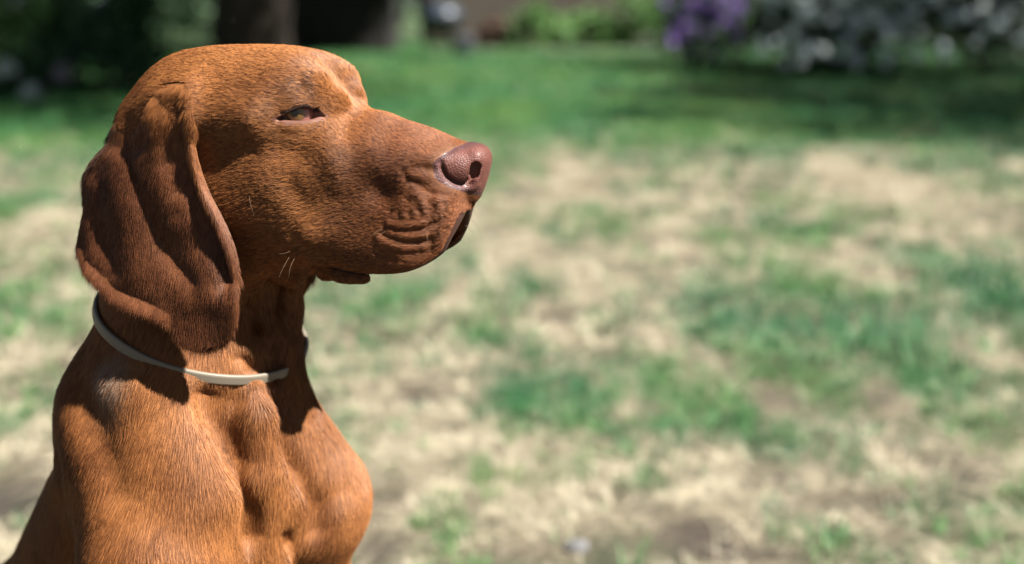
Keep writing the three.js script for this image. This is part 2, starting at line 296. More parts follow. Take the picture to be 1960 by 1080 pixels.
{ // folds, creases, pits and muscles: pixel path on the surface, width and height in millimetres, whether the head's other side has it too
  const S = [
    // flews: wrinkles and whisker pits
    [[[743, 436], [762, 441], [783, 442], [810, 437], [835, 428]], 2.4, -1.68, 1], [[[738, 449], [765, 460], [790, 464], [810, 463], [828, 458]], 2.5, -1.76, 1], [[[728, 484], [745, 491], [760, 496]], 2.2, -1.76, 1],
    [[[757, 421], [790, 422], [828, 414]], 2.0, -0.72, 1], [[[748, 478], [785, 483], [830, 474]], 2.2, -0.72, 1],
    [[[748, 429], [780, 432], [815, 427]], 2.2, 0.8, 1], [[[745, 444], [780, 452], [815, 449]], 2.2, 0.96, 1], [[[735, 462], [770, 472], [815, 471]], 3.0, 0.96, 1],
    ...[[749, 406], [765, 412], [785, 410], [781, 384], [806, 407], [827, 404], [841, 425], [854, 438], [850, 391], [866, 424], [836, 397], [862, 405], [875, 412], [820, 388]].map(([x, y]) => [[[x, y], [x + 4, y - 2]], 1.6, -1.2, 1]),
    [[[779, 328], [795, 321], [815, 322], [836, 328]], 2.8, -1.04, 1], [[[785, 343], [803, 353], [820, 367], [828, 372]], 2.8, -1.12, 1], [[[788, 334], [806, 336], [826, 342]], 3.0, 1.12, 1], [[[830, 372], [850, 374], [875, 378]], 2.2, -1.2, 1],
    [[[800, 372], [815, 390]], 2.5, 0.96, 1], [[[842, 384], [846, 398]], 2.5, 0.96, 1], [[[858, 386], [860, 398]], 2.2, 0.8, 1],
    // nose: the slit behind the wing and the nostril
    [[[843, 312], [847, 330], [860, 345], [878, 354], [894, 352], [903, 344]], 1.7, -3.6, 1], [[[884, 362], [902, 362], [914, 356]], 2.5, 1.0, 1],
    [[[842, 310], [852, 296], [868, 283]], 1.8, -0.9, 1],
    // face
    [[[722, 232], [712, 268], [724, 310]], 9, 1.5, 1], [[[736, 372]], 10, -3.0, 1], [[[545, 290], [575, 300]], 9, -2.0, 1], [[[632, 262], [640, 310], [645, 345]], 9, 2.2, 1], [[[585, 168]], 5.5, -2.4, 1], [[[598, 150]], 6, 1.2, 1],
    [[[519, 238], [530, 231], [541, 225]], 1.5, -1.5, 1], [[[540, 216], [560, 205], [580, 198], [600, 204], [615, 218], [624, 232]], 1.6, -1.2, 1], [[[545, 214], [562, 203], [582, 198], [598, 204]], 2.2, 1.3, 1], [[[548, 243], [575, 246], [605, 242], [622, 237]], 2.5, 0.9, 1], [[[612, 226], [618, 229]], 3, 0.9, 1],
    [[[660, 200], [668, 230], [662, 260]], 6, -1.6, 1], [[[575, 455], [600, 480], [640, 500]], 5, -1.6, 1], [[[570, 460], [590, 452]], 9, 2.0, 1], [[[585, 385], [560, 350]], 9, -1.6, 1],
    [[[632, 132], [655, 160], [690, 202]], 6, -0.4, 0], [[[650, 520], [680, 525], [706, 523]], 1.5, -2.5, 1],
    // throat and neck skin
    [[[603, 520], [588, 545], [566, 590], [550, 640], [532, 690]], 7, -8, 0], [[[604, 525], [592, 560], [578, 610], [566, 650], [548, 690]], 9, 3, 0], [[[500, 560], [506, 610], [500, 645]], 12, 4.5, 0], [[[478, 585], [486, 610]], 5, -5, 0], [[[462, 675], [478, 700]], 5, -5, 0], [[[520, 640], [512, 665]], 6, -3, 0],
    // chest: grooves between the muscles
    [[[394, 752], [400, 790], [425, 850], [448, 900], [468, 960], [475, 1020]], 9, -11, 0], [[[445, 770], [440, 820], [455, 870]], 12, -6, 0], [[[528, 770], [535, 830], [552, 880], [575, 910], [600, 960], [606, 1000]], 10, -8, 0], [[[500, 790], [502, 820], [508, 860], [512, 890]], 13, 8, 0], [[[470, 925], [520, 940], [560, 950]], 22, 6, 0],
    [[[545, 1015], [550, 1035]], 6, -8, 0], [[[615, 965], [640, 940], [660, 930]], 10, -2.5, 0], [[[640, 840], [655, 900]], 24, 2, 0],
    [[[150, 700], [175, 780], [215, 880], [225, 930]], 15, -4, 0], [[[95, 800], [110, 880], [118, 940]], 14, -5, 0], [[[225, 720], [250, 735]], 18, 4, 0], [[[330, 770], [350, 860], [390, 950]], 30, 7, 0],
    [[[580, 700], [600, 740], [615, 770]], 9, -5, 0], [[[505, 735], [512, 760], [510, 790]], 4, -4, 0], [[[485, 735], [490, 770]], 5, 3, 0], [[[522, 728], [528, 770]], 5, 3, 0],
  ];
  const made = [];
  for (const [px, w, a, mirror] of S) {
    let path = px.map(([x, y]) => hit(x, y)).filter(Boolean); if (!path.length) continue;
    if (path.length > 2) path = smoothLoop(path, false, 3);
    for (const s of mirror ? [1, -1] : [1]) {
      const q = s > 0 ? path : path.map(p => { const H = toH(...p); return fromH(H[0], H[1], -H[2]); });
      const c = [0, 1, 2].map(k => q.reduce((t, p) => t + p[k], 0) / q.length), R = Math.max(...q.map(p => Math.hypot(p[0] - c[0], p[1] - c[1], p[2] - c[2])));
      made.push({ path: q, s2: (w * MM) ** 2, amp: a * MM, c, R2: (R + 2.6 * w * MM) ** 2 });
    }
  }
  strokes = made;
  // the nostril and the slit behind the wing of the nose, cut in on both sides
  for (const [px, r, deep] of [[[[908, 335], [910, 327], [912, 321]], 3.9, 1.5], [[[906, 338], [896, 347], [884, 352], [868, 347], [856, 338], [847, 322]], 1.2, 0.3]]) {
    const path = px.map(([x, y]) => hit(x, y, sd)).filter(Boolean).map(p => { const g = grad(sd, ...p, 0.002), l = Math.hypot(...g); return p.map((v, k) => v - g[k] / l * deep * MM); }); if (!path.length) continue;
    for (const s of [1, -1]) { const q = s > 0 ? path : path.map(p => { const H = toH(...p); return fromH(H[0], H[1], -H[2]); }), c = [0, 1, 2].map(k => q.reduce((t, p) => t + p[k], 0) / q.length); cuts.push({ path: q, r: r * MM, c, R2: 0.03 ** 2 }); }
  }
}

function surfaceNets(f, xs, ys, zs) { // the zero surface of f on a grid with uneven spacing
  const nx = xs.length - 1, ny = ys.length - 1, nz = zs.length - 1, cells = new Map(), pos = [], quads = [], key = (i, j, k) => (i * ny + j) * nz + k;
  const signs = new Map();
  function block(i0, j0, k0, s) {
    const i1 = Math.min(i0 + s, nx), j1 = Math.min(j0 + s, ny), k1 = Math.min(k0 + s, nz);
    if (i0 >= nx || j0 >= ny || k0 >= nz) return;
    const hx = (xs[i1] - xs[i0]) / 2, hy = (ys[j1] - ys[j0]) / 2, hz = (zs[k1] - zs[k0]) / 2;
    const v = f(xs[i0] + hx, ys[j0] + hy, zs[k0] + hz);
    if (Math.abs(v) > Math.sqrt(hx * hx + hy * hy + hz * hz) * 1.45 + (s > 8 ? 0.012 : 0.0025)) return;
    if (s > 4) { const h = s / 2; for (let q = 0; q < 8; q++) block(i0 + (q & 1) * h, j0 + (q >> 1 & 1) * h, k0 + (q >> 2) * h, h); return; }
    const m = s + 1, val = new Float32Array(m * m * m);
    for (let a = i0; a <= i1; a++) for (let b = j0; b <= j1; b++) for (let c = k0; c <= k1; c++) val[((a - i0) * m + b - j0) * m + c - k0] = f(xs[a], ys[b], zs[c]);
    for (let a = i0; a < i1; a++) for (let b = j0; b < j1; b++) for (let c = k0; c < k1; c++) {
      const g = []; let mask = 0;
      for (let q = 0; q < 8; q++) { const w = val[((a - i0 + (q & 1)) * m + b - j0 + (q >> 1 & 1)) * m + c - k0 + (q >> 2)]; g.push(w); if (w < 0) mask |= 1 << q; }
      if (mask === 0 || mask === 255) continue;
      let n = 0, sx = 0, sy = 0, sz = 0;
      for (let q = 0; q < 8; q++) for (const bit of [1, 2, 4]) if (!(q & bit)) { const r = q | bit; if ((g[q] < 0) !== (g[r] < 0)) { const t = g[q] / (g[q] - g[r]); n++; sx += (q & 1) + (bit === 1 ? t : 0); sy += (q >> 1 & 1) + (bit === 2 ? t : 0); sz += (q >> 2) + (bit === 4 ? t : 0); } }
      cells.set(key(a, b, c), pos.length / 3);
      pos.push(mix(xs[a], xs[a + 1], sx / n), mix(ys[b], ys[b + 1], sy / n), mix(zs[c], zs[c + 1], sz / n));
      signs.set(pos.length / 3 - 1, [a, b, c, g[0] < 0, (g[0] < 0) !== (g[1] < 0), (g[0] < 0) !== (g[2] < 0), (g[0] < 0) !== (g[4] < 0)]);
    }
  }
  const S = 32; for (let i = 0; i < nx; i += S) for (let j = 0; j < ny; j += S) for (let k = 0; k < nz; k += S) block(i, j, k, S);
  const index = [];
  for (const [v, [a, b, c, inside, ex, ey, ez]] of signs) {
    const q = (p1, p2, p3) => { const u = cells.get(p1), w = cells.get(p2), t = cells.get(p3); if (u === undefined || w === undefined || t === undefined) return; if (inside) index.push(v, u, w, v, w, t); else index.push(v, w, u, v, t, w); };
    if (ex) q(key(a, b - 1, c), key(a, b - 1, c - 1), key(a, b, c - 1));
    if (ey) q(key(a, b, c - 1), key(a - 1, b, c - 1), key(a - 1, b, c));
    if (ez) q(key(a - 1, b, c), key(a - 1, b - 1, c), key(a, b - 1, c));
  }
  return { pos: new Float32Array(pos), index };
}
const HEADSTEP = 0.00125, BODYSTEP = 0.0036;
function axis(lo, hi, flo, fhi) { const a = []; let x = lo; while (x < hi) { a.push(x); const d = x < flo ? flo - x : x > fhi ? x - fhi : 0; x += Math.min(BODYSTEP, HEADSTEP + d * 0.12); } a.push(x); return a; }
console.time('dog');
const tail = B(-0.86, -0.5, 0.1);
const net = surfaceNets(sd, axis(tail[0] - 0.03, 0.05, -0.345, -0.005), axis(0.0005, 0.92, 0.625, 0.9), axis(tail[2] - 0.05, -0.62, -0.90, -0.68));
const nV = net.pos.length / 3, nor = new Float32Array(nV * 3);
for (let i = 0; i < nV; i++) {
  let x = net.pos[3 * i], y = net.pos[3 * i + 1], z = net.pos[3 * i + 2];
  const d = sd(x, y, z), g = grad(sd, x, y, z, 0.0006), l2 = g[0] ** 2 + g[1] ** 2 + g[2] ** 2 + 1e-9, m = clamp(d / l2, -0.0012, 0.0012) * 0.9;
  net.pos[3 * i] = x - g[0] * m; net.pos[3 * i + 1] = y - g[1] * m; net.pos[3 * i + 2] = z - g[2] * m;
  const l = Math.sqrt(l2); nor[3 * i] = g[0] / l; nor[3 * i + 1] = g[1] / l; nor[3 * i + 2] = g[2] / l;
}
console.timeEnd('dog'); console.log('dog vertices', nV, 'triangles', net.index.length / 3);

// regions of the coat: 0 fur, 1 nose leather, 2 bare lid or lip
const nosePoly = smoothLoop([[843, 313], [850, 298], [869, 284], [893, 274], [930, 270], [960, 300], [950, 400], [921, 381], [904, 372], [888, 362], [872, 353], [857, 344], [847, 330]].map(([x, y]) => hp(x, y, 10)), true, 3);
function region(x, y, z) {
  const q = toH(x, y, z), aZ = Math.abs(q[2]), r = { nose: 9, eye: 9, lip: 9, ear: false, head: false, q, aZ };
  if (Math.hypot(q[0], q[1] + 0.03, q[2]) > 0.30) return r;
  { const ex = q[2] < 0 ? q[0] + 0.035 : q[0], ey = q[2] < 0 ? q[1] - 0.012 : q[1]; r.ear = Math.abs(aZ - fEZ.at(ex, ey)) * fES.at(ex, ey) < 0.006 && fED.at(ex, ey) < 0.004; }
  r.head = sdHead(...q, false) < 0.006;
  if (q[0] > 0.05) r.nose = polySD(nosePoly, q[0], q[1]);
  if (Math.hypot(q[0] - eyeAt[0], q[1] - eyeAt[1], aZ - eyeAt[2]) < 0.03) r.eye = eyeField.at(q[0], q[1]);
  if (q[0] > 0.02 && q[1] < phil[1] && q[1] > -0.115) r.lip = Math.abs(fD.at(q[0], q[1]));
  return r;
}
const col = new Float32Array(nV * 3), kind = new Uint8Array(nV);
for (let i = 0; i < nV; i++) {
  const x = net.pos[3 * i], y = net.pos[3 * i + 1], z = net.pos[3 * i + 2], r = region(x, y, z), n = noise3(x * 300, y * 300, z * 300, 5), n2 = noise3(x * 60, y * 60, z * 60, 9);
  let c = [0.14, 0.05, 0.015];
  if (r.ear) c = [0.11, 0.035, 0.011];
  if (r.nose < 0) { kind[i] = 1; c = [mix(0.10, 0.155, n2), mix(0.037, 0.058, n2), mix(0.029, 0.046, n2)]; const e = sstep(-0.006, 0, r.nose) * (0.5 + 0.5 * n); c = [mix(c[0], 0.06, e), mix(c[1], 0.034, e), mix(c[2], 0.04, e)]; }
  else if (r.eye < (r.q[1] > eyeAt[1] ? 0.0019 : 0.0011) || (r.eye < 0.0030 && r.q[1] < eyeAt[1] - 0.001)) { kind[i] = 2; c = r.q[1] > eyeAt[1] ? [0.03, 0.014, 0.01] : [0.17, 0.075, 0.052]; }
  else if (r.lip < 0.0024 && r.aZ < 0.06) { kind[i] = 2; c = [0.05, 0.019, 0.012]; }
  c = c.map(v => v * mix(0.85, 1.15, n)); col.set(c, 3 * i);
}
const uv = new Float32Array(nV * 2); for (let i = 0; i < nV; i++) { const q = toH(net.pos[3 * i], net.pos[3 * i + 1], net.pos[3 * i + 2]); uv[2 * i] = q[0] * 0.6 - Math.abs(q[2]) * 0.8; uv[2 * i + 1] = q[1]; }
const dogGeo = new THREE.BufferGeometry();
dogGeo.setAttribute('position', new THREE.BufferAttribute(net.pos, 3)); dogGeo.setAttribute('normal', new THREE.BufferAttribute(nor, 3)); dogGeo.setAttribute('color', new THREE.BufferAttribute(col, 3)); dogGeo.setAttribute('uv', new THREE.BufferAttribute(uv, 2));
{
  const lists = [[], [], []];
  for (let t = 0; t < net.index.length; t += 3) { const k = [kind[net.index[t]], kind[net.index[t + 1]], kind[net.index[t + 2]]]; lists[k[0] === k[1] || k[0] === k[2] ? k[0] : k[1]].push(net.index[t], net.index[t + 1], net.index[t + 2]); }
  dogGeo.setIndex([...lists[0].concat(lists[1], lists[2])]);
  let s = 0; lists.forEach((l, k) => { dogGeo.addGroup(s, l.length, k); s += l.length; });
}
function pebbles(n, seed, per) { // height map of small rounded grains
  const data = new Uint8Array(n * n * 4), cell = n / per;
  for (let y = 0; y < n; y++) for (let x = 0; x < n; x++) {
    let d1 = 9, d2 = 9; const ci = Math.floor(x / cell), cj = Math.floor(y / cell);
    for (let a = -1; a <= 1; a++) for (let b = -1; b <= 1; b++) { const i = (ci + a + per) % per, j = (cj + b + per) % per, d = Math.hypot(x / cell - ci - a - hash2(i, j, seed), y / cell - cj - b - hash2(i, j, seed + 5)); if (d < d1) { d2 = d1; d1 = d; } else if (d < d2) d2 = d; }
    const v = 255 * clamp((d2 - d1) * 2.2, 0, 1) ** 0.7; data.set([v, v, v, 255], (y * n + x) * 4);
  }
  const t = new THREE.DataTexture(data, n, n); t.wrapS = t.wrapT = THREE.RepeatWrapping; t.magFilter = THREE.LinearFilter; t.needsUpdate = true; return t;
}
const peb = pebbles(512, 3, 16); peb.repeat.set(36, 36);
const coatMat = new THREE.MeshStandardMaterial({ vertexColors: true, roughness: 0.75 });
const noseMat = new THREE.MeshPhysicalMaterial({ vertexColors: true, roughness: 0.48, bumpMap: peb, bumpScale: 0.0002, specularIntensity: 0.6, clearcoat: 0.06, clearcoatRoughness: 0.2 });
const lipMat = new THREE.MeshPhysicalMaterial({ vertexColors: true, roughness: 0.6 });
const dog = thing('dog', 'rust coloured short haired hunting dog sitting in profile with long drooping ears', 'dog');
const base = B(-0.2, 0, 0); dog.position.set(base[0], 0, base[2]);
const D0 = [dog.position.x, 0, dog.position.z];
dogGeo.translate(-D0[0], 0, -D0[2]);
part('body', dogGeo, [coatMat, noseMat, lipMat], dog);

// eyes
function eyeball(side) {
  const g = new THREE.SphereGeometry(eyeR, 64, 48), p = g.attributes.position, c = new Float32Array(p.count * 3), R = rng(4);
  const h = hit(564, 217, (x, y, z) => { const q = toH(x, y, z); return Math.hypot(q[0] - eyeAt[0], q[1] - eyeAt[1], q[2] - eyeAt[2]) - eyeR; }), q = toH(...h), gaze = V(q[0] - eyeAt[0], q[1] - eyeAt[1], q[2] - eyeAt[2]).normalize();
  for (let i = 0; i < p.count; i++) {
    const v = V(p.getX(i), p.getY(i), p.getZ(i)).normalize(), a = Math.acos(clamp(v.dot(gaze), -1, 1)) * eyeR / MM, k = 0.75 + 0.5 * noise3(v.x * 14, v.y * 14, v.z * 14, 31);
    let k3 = a < 2.6 ? [0.004, 0.004, 0.004] : a < 6.4 ? [0.15 * k, 0.082 * k, 0.026 * k] : a < 6.9 ? [0.03, 0.018, 0.012] : v.x > 0.3 ? [0.26, 0.10, 0.085] : [0.30, 0.22, 0.18];
    c.set(k3, 3 * i);
  }
  g.setAttribute('color', new THREE.BufferAttribute(c, 3));
  const m = part('eye', g, new THREE.MeshPhysicalMaterial({ vertexColors: true, roughness: 0.25, clearcoat: 1, clearcoatRoughness: 0.03 }), dog);
  const w = fromH(eyeAt[0], eyeAt[1], side * eyeAt[2]); m.position.set(w[0] - D0[0], w[1], w[2] - D0[2]);
  m.rotation.y = -PSI; if (side < 0) m.scale.z = -1;
  return m;
}
eyeball(1); eyeball(-1);

// ---------------------------------------------------------------- the coat: tufts of short hairs laid along the grain
const FUR = 1.0;
function tuft(seed, hairs, spread, wide, stray) { // unit length hairs; +x along the grain, +y away from the skin
  const R = rng(seed), pos = [], nrm = [], idx = [];
  for (let h = 0; h < hairs; h++) {
    const ox = (R() - 0.5) * spread, oz = (R() - 0.5) * spread, yaw = (R() - 0.5) * stray - oz * 0.5, L = 0.7 + 0.5 * R(), lift = 0.6 + 0.8 * R(), w = wide * (0.7 + 0.6 * R());
    const path = [[0, -0.06], [0.30, 0.13 * lift], [0.66, 0.20 * lift], [1.0, 0.22 * lift]], rad = [1, 0.95, 0.65, 0.06], first = pos.length / 3;
    path.forEach(([s, y], k) => { for (let q = 0; q < 3; q++) { const a = q * 2.0944 + h, dx = 0, dy = Math.sin(a), dz = Math.cos(a), cx = s * L; pos.push(ox + cx * Math.cos(yaw) - dz * w * rad[k] * Math.sin(yaw), y * L + dy * w * rad[k], oz + cx * Math.sin(yaw) + dz * w * rad[k] * Math.cos(yaw)); const mx = -dz * Math.sin(yaw) * 0.5 - 0.12, my = dy * 0.5 + 0.85, mz = dz * Math.cos(yaw) * 0.5, ml = Math.hypot(mx, my, mz); nrm.push(mx / ml, my / ml, mz / ml); } });
    for (let k = 0; k < 3; k++) for (let q = 0; q < 3; q++) { const a = first + k * 3 + q, b = first + k * 3 + (q + 1) % 3, c = a + 3, d = b + 3; idx.push(a, c, b, b, c, d); }
  }
  const g = new THREE.BufferGeometry(); g.setAttribute('position', new THREE.Float32BufferAttribute(pos, 3)); g.setAttribute('normal', new THREE.Float32BufferAttribute(nrm, 3)); g.setIndex(idx); return g;
}
const hairMat = new THREE.MeshPhysicalMaterial({ roughness: 0.58, specularIntensity: 0.7 });
console.time('fur');
const grow = { face: [], body: [], ear: [] };
{
  const R = rng(77), I = dogGeo.index.array, p = net.pos;
  const flowHead = q => { // grain of the head coat in the head's axes
    const fx = -1, k = sstep(0.02, -0.08, q[0]); return [fx, -0.15 - 0.55 * k * sstep(0.05, -0.06, q[1]) + 0.25 * sstep(0.03, 0.09, q[0]) * sstep(-0.02, 0.03, q[1]), 0];
  };
  for (let t = 0; t < I.length; t += 3) {
    const a = I[t] * 3, b = I[t + 1] * 3, c = I[t + 2] * 3;
    const ax = p[a] , ay = p[a + 1], az = p[a + 2], ux = p[b] - ax, uy = p[b + 1] - ay, uz = p[b + 2] - az, vx = p[c] - ax, vy = p[c + 1] - ay, vz = p[c + 2] - az;
    const nx = uy * vz - uz * vy, ny = uz * vx - ux * vz, nz = ux * vy - uy * vx, area = Math.sqrt(nx * nx + ny * ny + nz * nz) / 2;
    const wx = ax + D0[0], wz = az + D0[2]; // positions were moved to the dog's own base
    if (ay < 0.30) continue;
    const vis = (nx * (CAM.x - wx) + ny * (CAM.y - ay) + nz * (CAM.z - wz)) > -0.15 * 2 * area;
    const onHead = ay > 0.62;
    const dens = (vis ? (onHead ? 2.4e6 : 1.65e6) : 0.22e6) * FUR * (ay < 0.42 ? 0.25 : 1);
    let n = area * dens; n = Math.floor(n) + (R() < n - Math.floor(n) ? 1 : 0);
    for (let k = 0; k < n; k++) {
      let s = R(), w = R(); if (s + w > 1) { s = 1 - s; w = 1 - w; }
      const x = wx + ux * s + vx * w, y = ay + uy * s + vy * w, z = wz + uz * s + vz * w, r = region(x, y, z);
      if (r.nose < 0.0005 || r.eye < (r.q[1] > eyeAt[1] ? 0.0017 : 0.0013) || (r.eye < 0.0028 && r.q[1] < eyeAt[1] - 0.001 && R() < 0.8) || (r.lip < 0.0017 && r.aZ < 0.06)) continue;
      const i0 = I[t] * 3, i1 = I[t + 1] * 3, i2 = I[t + 2] * 3, m = 1 - s - w;
      let N = [nor[i0] * m + nor[i1] * s + nor[i2] * w, nor[i0 + 1] * m + nor[i1 + 1] * s + nor[i2 + 1] * w, nor[i0 + 2] * m + nor[i1 + 2] * s + nor[i2 + 2] * w];
      let F, L, lift = 1, set = 'body';
      const j1 = noise3(x * 45, y * 45, z * 45, 3) - 0.5, j2 = noise3(x * 45 + 9, y * 45, z * 45, 8) - 0.5;
      if (r.ear) { F = [0.05 + j1 * 0.45, -1, j2 * 0.3]; L = 8.5; lift = 0.55; set = 'ear'; }
      else if (r.head) { const q = r.q, f = flowHead(q); F = [HX[0] * f[0] + j1 * 0.5, f[1] + j2 * 0.5, HX[2] * f[0]]; const muzzle = sstep(0.02, 0.07, q[0]); L = mix(4.8, 3.1, muzzle); lift = mix(1, 1.15, muzzle); set = 'face'; if (r.eye < 0.012) L *= mix(0.45, 1, sstep(0.002, 0.012, r.eye)); if (r.nose < 0.012) L *= mix(0.35, 1, sstep(0, 0.012, r.nose)); }
      else { const up = sstep(0.62, 0.70, y); F = [-0.12 * up + j1 * 0.5, -1, j2 * 0.5]; L = 8.5; lift = 0.75; }
      const dn = F[0] * N[0] + F[1] * N[1] + F[2] * N[2]; F = [F[0] - N[0] * dn, F[1] - N[1] * dn, F[2] - N[2] * dn];
      const fl = Math.hypot(...F); if (fl < 0.05) continue;
      grow[set].push({ x, y, z, N, F: F.map(v => v / fl), L: L * MM * (0.75 + 0.5 * R()), lift: lift * (0.75 + 0.5 * R()), r, a: R(), b: R() });
    }
  }
}
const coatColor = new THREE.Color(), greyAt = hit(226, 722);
for (const [set, list] of Object.entries(grow)) {
  const g = tuft({ face: 11, body: 23, ear: 31 }[set], 6, { face: 0.30, body: 0.22, ear: 0.24 }[set], { face: 0.026, body: 0.0155, ear: 0.015 }[set], { face: 0.7, body: 0.5, ear: 0.3 }[set]);
  const im = new THREE.InstancedMesh(g, hairMat, list.length); im.name = { face: 'face_fur', body: 'body_fur', ear: 'ear_fur' }[set]; im.userData.kind = 'stuff'; im.castShadow = im.receiveShadow = true;
  const M = new THREE.Matrix4();
  list.forEach((h, i) => {
    const [fx, fy, fz] = h.F, l = Math.hypot(...h.N), nx = h.N[0] / l, ny = h.N[1] / l, nz = h.N[2] / l, sx = fy * nz - fz * ny, sy = fz * nx - fx * nz, sz = fx * ny - fy * nx, L = h.L;
    M.set(fx * L, nx * L * h.lift, sx * L, h.x - D0[0], fy * L, ny * L * h.lift, sy * L, h.y, fz * L, nz * L * h.lift, sz * L, h.z - D0[2], 0, 0, 0, 1);
    im.setMatrixAt(i, M);
    const patch = noise3(h.x * 35, h.y * 35, h.z * 35, 41), t = clamp((h.a - 0.5) * (set === 'body' ? 0.6 : 0.8) + 0.45 + (patch - 0.5) * 0.45, 0, 1);
    const rust = [mix(0.070, 0.41, t), mix(0.018, 0.163, t), mix(0.0035, 0.050, t)], dark = [mix(0.056, 0.185, t), mix(0.0165, 0.065, t), mix(0.0058, 0.024, t)], liver = [mix(0.070, 0.29, t), mix(0.018, 0.100, t), mix(0.006, 0.038, t)];
    // the ear leather is darker than the skull it grows from; the front of the muzzle is redder; the ear's sunlit front rim is painted lighter
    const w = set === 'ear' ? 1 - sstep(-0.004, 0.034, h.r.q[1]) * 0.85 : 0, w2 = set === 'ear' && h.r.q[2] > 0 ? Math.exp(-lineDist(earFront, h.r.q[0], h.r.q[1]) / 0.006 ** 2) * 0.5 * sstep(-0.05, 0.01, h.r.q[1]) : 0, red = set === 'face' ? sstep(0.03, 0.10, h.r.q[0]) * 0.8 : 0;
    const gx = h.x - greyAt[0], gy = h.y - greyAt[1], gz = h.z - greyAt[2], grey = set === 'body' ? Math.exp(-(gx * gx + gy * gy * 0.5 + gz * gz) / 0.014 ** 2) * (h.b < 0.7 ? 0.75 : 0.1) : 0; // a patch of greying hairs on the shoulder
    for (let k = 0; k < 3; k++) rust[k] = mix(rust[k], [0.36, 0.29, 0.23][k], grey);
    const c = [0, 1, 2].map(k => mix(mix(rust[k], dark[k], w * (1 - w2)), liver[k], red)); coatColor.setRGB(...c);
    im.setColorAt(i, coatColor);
  });
  dog.add(im); console.log(set, list.length);
}
console.timeEnd('fur');

// ---------------------------------------------------------------- collar: a flat pale band lying round the neck
{
  const { pts, mid, n, N } = collarRing;
  const prof = []; for (let k = 0; k < 14; k++) { const t = k / 14 * Math.PI * 2, y = Math.sin(t), x = Math.cos(t); prof.push([0.0016 + 0.0018 * Math.sign(x) * Math.abs(x) ** 0.6 - (x > 0 && Math.abs(y) < 0.3 ? 0.0004 : 0), 0.0042 * Math.sign(y) * Math.abs(y) ** 0.8]); }
  const pos = [], idx = [];
  pts.forEach((p, k) => { const o = mid.clone().addScaledVector(p.d, p.r + 0.0026); for (const [u, w] of prof) { const q = o.clone().addScaledVector(p.d, u).addScaledVector(n, w); pos.push(q.x - mid.x, q.y - mid.y, q.z - mid.z); } });
  const m = prof.length; for (let k = 0; k < N; k++) for (let q = 0; q < m; q++) { const A = k * m + q, Bq = k * m + (q + 1) % m, C = ((k + 1) % N) * m + q, D = ((k + 1) % N) * m + (q + 1) % m; idx.push(A, C, Bq, Bq, C, D); }
  const g = new THREE.BufferGeometry(); g.setAttribute('position', new THREE.Float32BufferAttribute(pos, 3)); g.setIndex(idx); g.computeVertexNormals();
  const collar = thing('dog_collar', 'plain pale grey band collar round the rust coloured dog\'s neck', 'collar', [mid.x, mid.y, mid.z]);
  part('band', g, std(0.185, 0.16, 0.125, 0.5), collar);
}
// whiskers and brow hairs
{
  const mat = std(0.15, 0.09, 0.045, 0.5);
  const W = [[[747, 407], [754, 396], [760, 387], -6], [[733, 438], [722, 443], [712, 449], -8], [[741, 441], [731, 447], [722, 455], -8], [[563, 476], [548, 484], [532, 487], -10], [[560, 482], [546, 505], [534, 530], -14], [[570, 484], [556, 510], [552, 532], -14], [[477, 370], [478, 385], [486, 412], -6], [[690, 131], [706, 117], [733, 114], 0], [[692, 141], [712, 136], [728, 142], 0], [[905, 400], [913, 412], [921, 428], 0], [[903, 420], [914, 436], [921, 455], 0], [[842, 488], [848, 497], [853, 506], 0], [[890, 430], [905, 446], [915, 462], 0], [[815, 437], [818, 455], [824, 476], -5]];
  for (const [a, b, c, lift] of W) {
    const h = hit(a[0], a[1], sd); let D; if (h) D = (CAM.z - h[2]) * CP + (CAM.y - h[1]) * SP; else D = 0.83;
    const path = new THREE.CatmullRomCurve3([V(...P(a[0], a[1], D + 0.001)), V(...P(b[0], b[1], D + lift * MM * 0.6)), V(...P(c[0], c[1], D + lift * MM))]);
    const g = new THREE.TubeGeometry(path, 10, 0.00014, 5), p = g.attributes.position;
    for (let i = 0; i < p.count; i++) { const k = Math.floor(i / 6) / 10, o = path.getPoint(k), t = 1 - 0.8 * k; p.setXYZ(i, o.x + (p.getX(i) - o.x) * t, o.y + (p.getY(i) - o.y) * t, o.z + (p.getZ(i) - o.z) * t); }
    g.translate(-D0[0], 0, -D0[2]); part('whisker', g, mat, dog);
  }
}

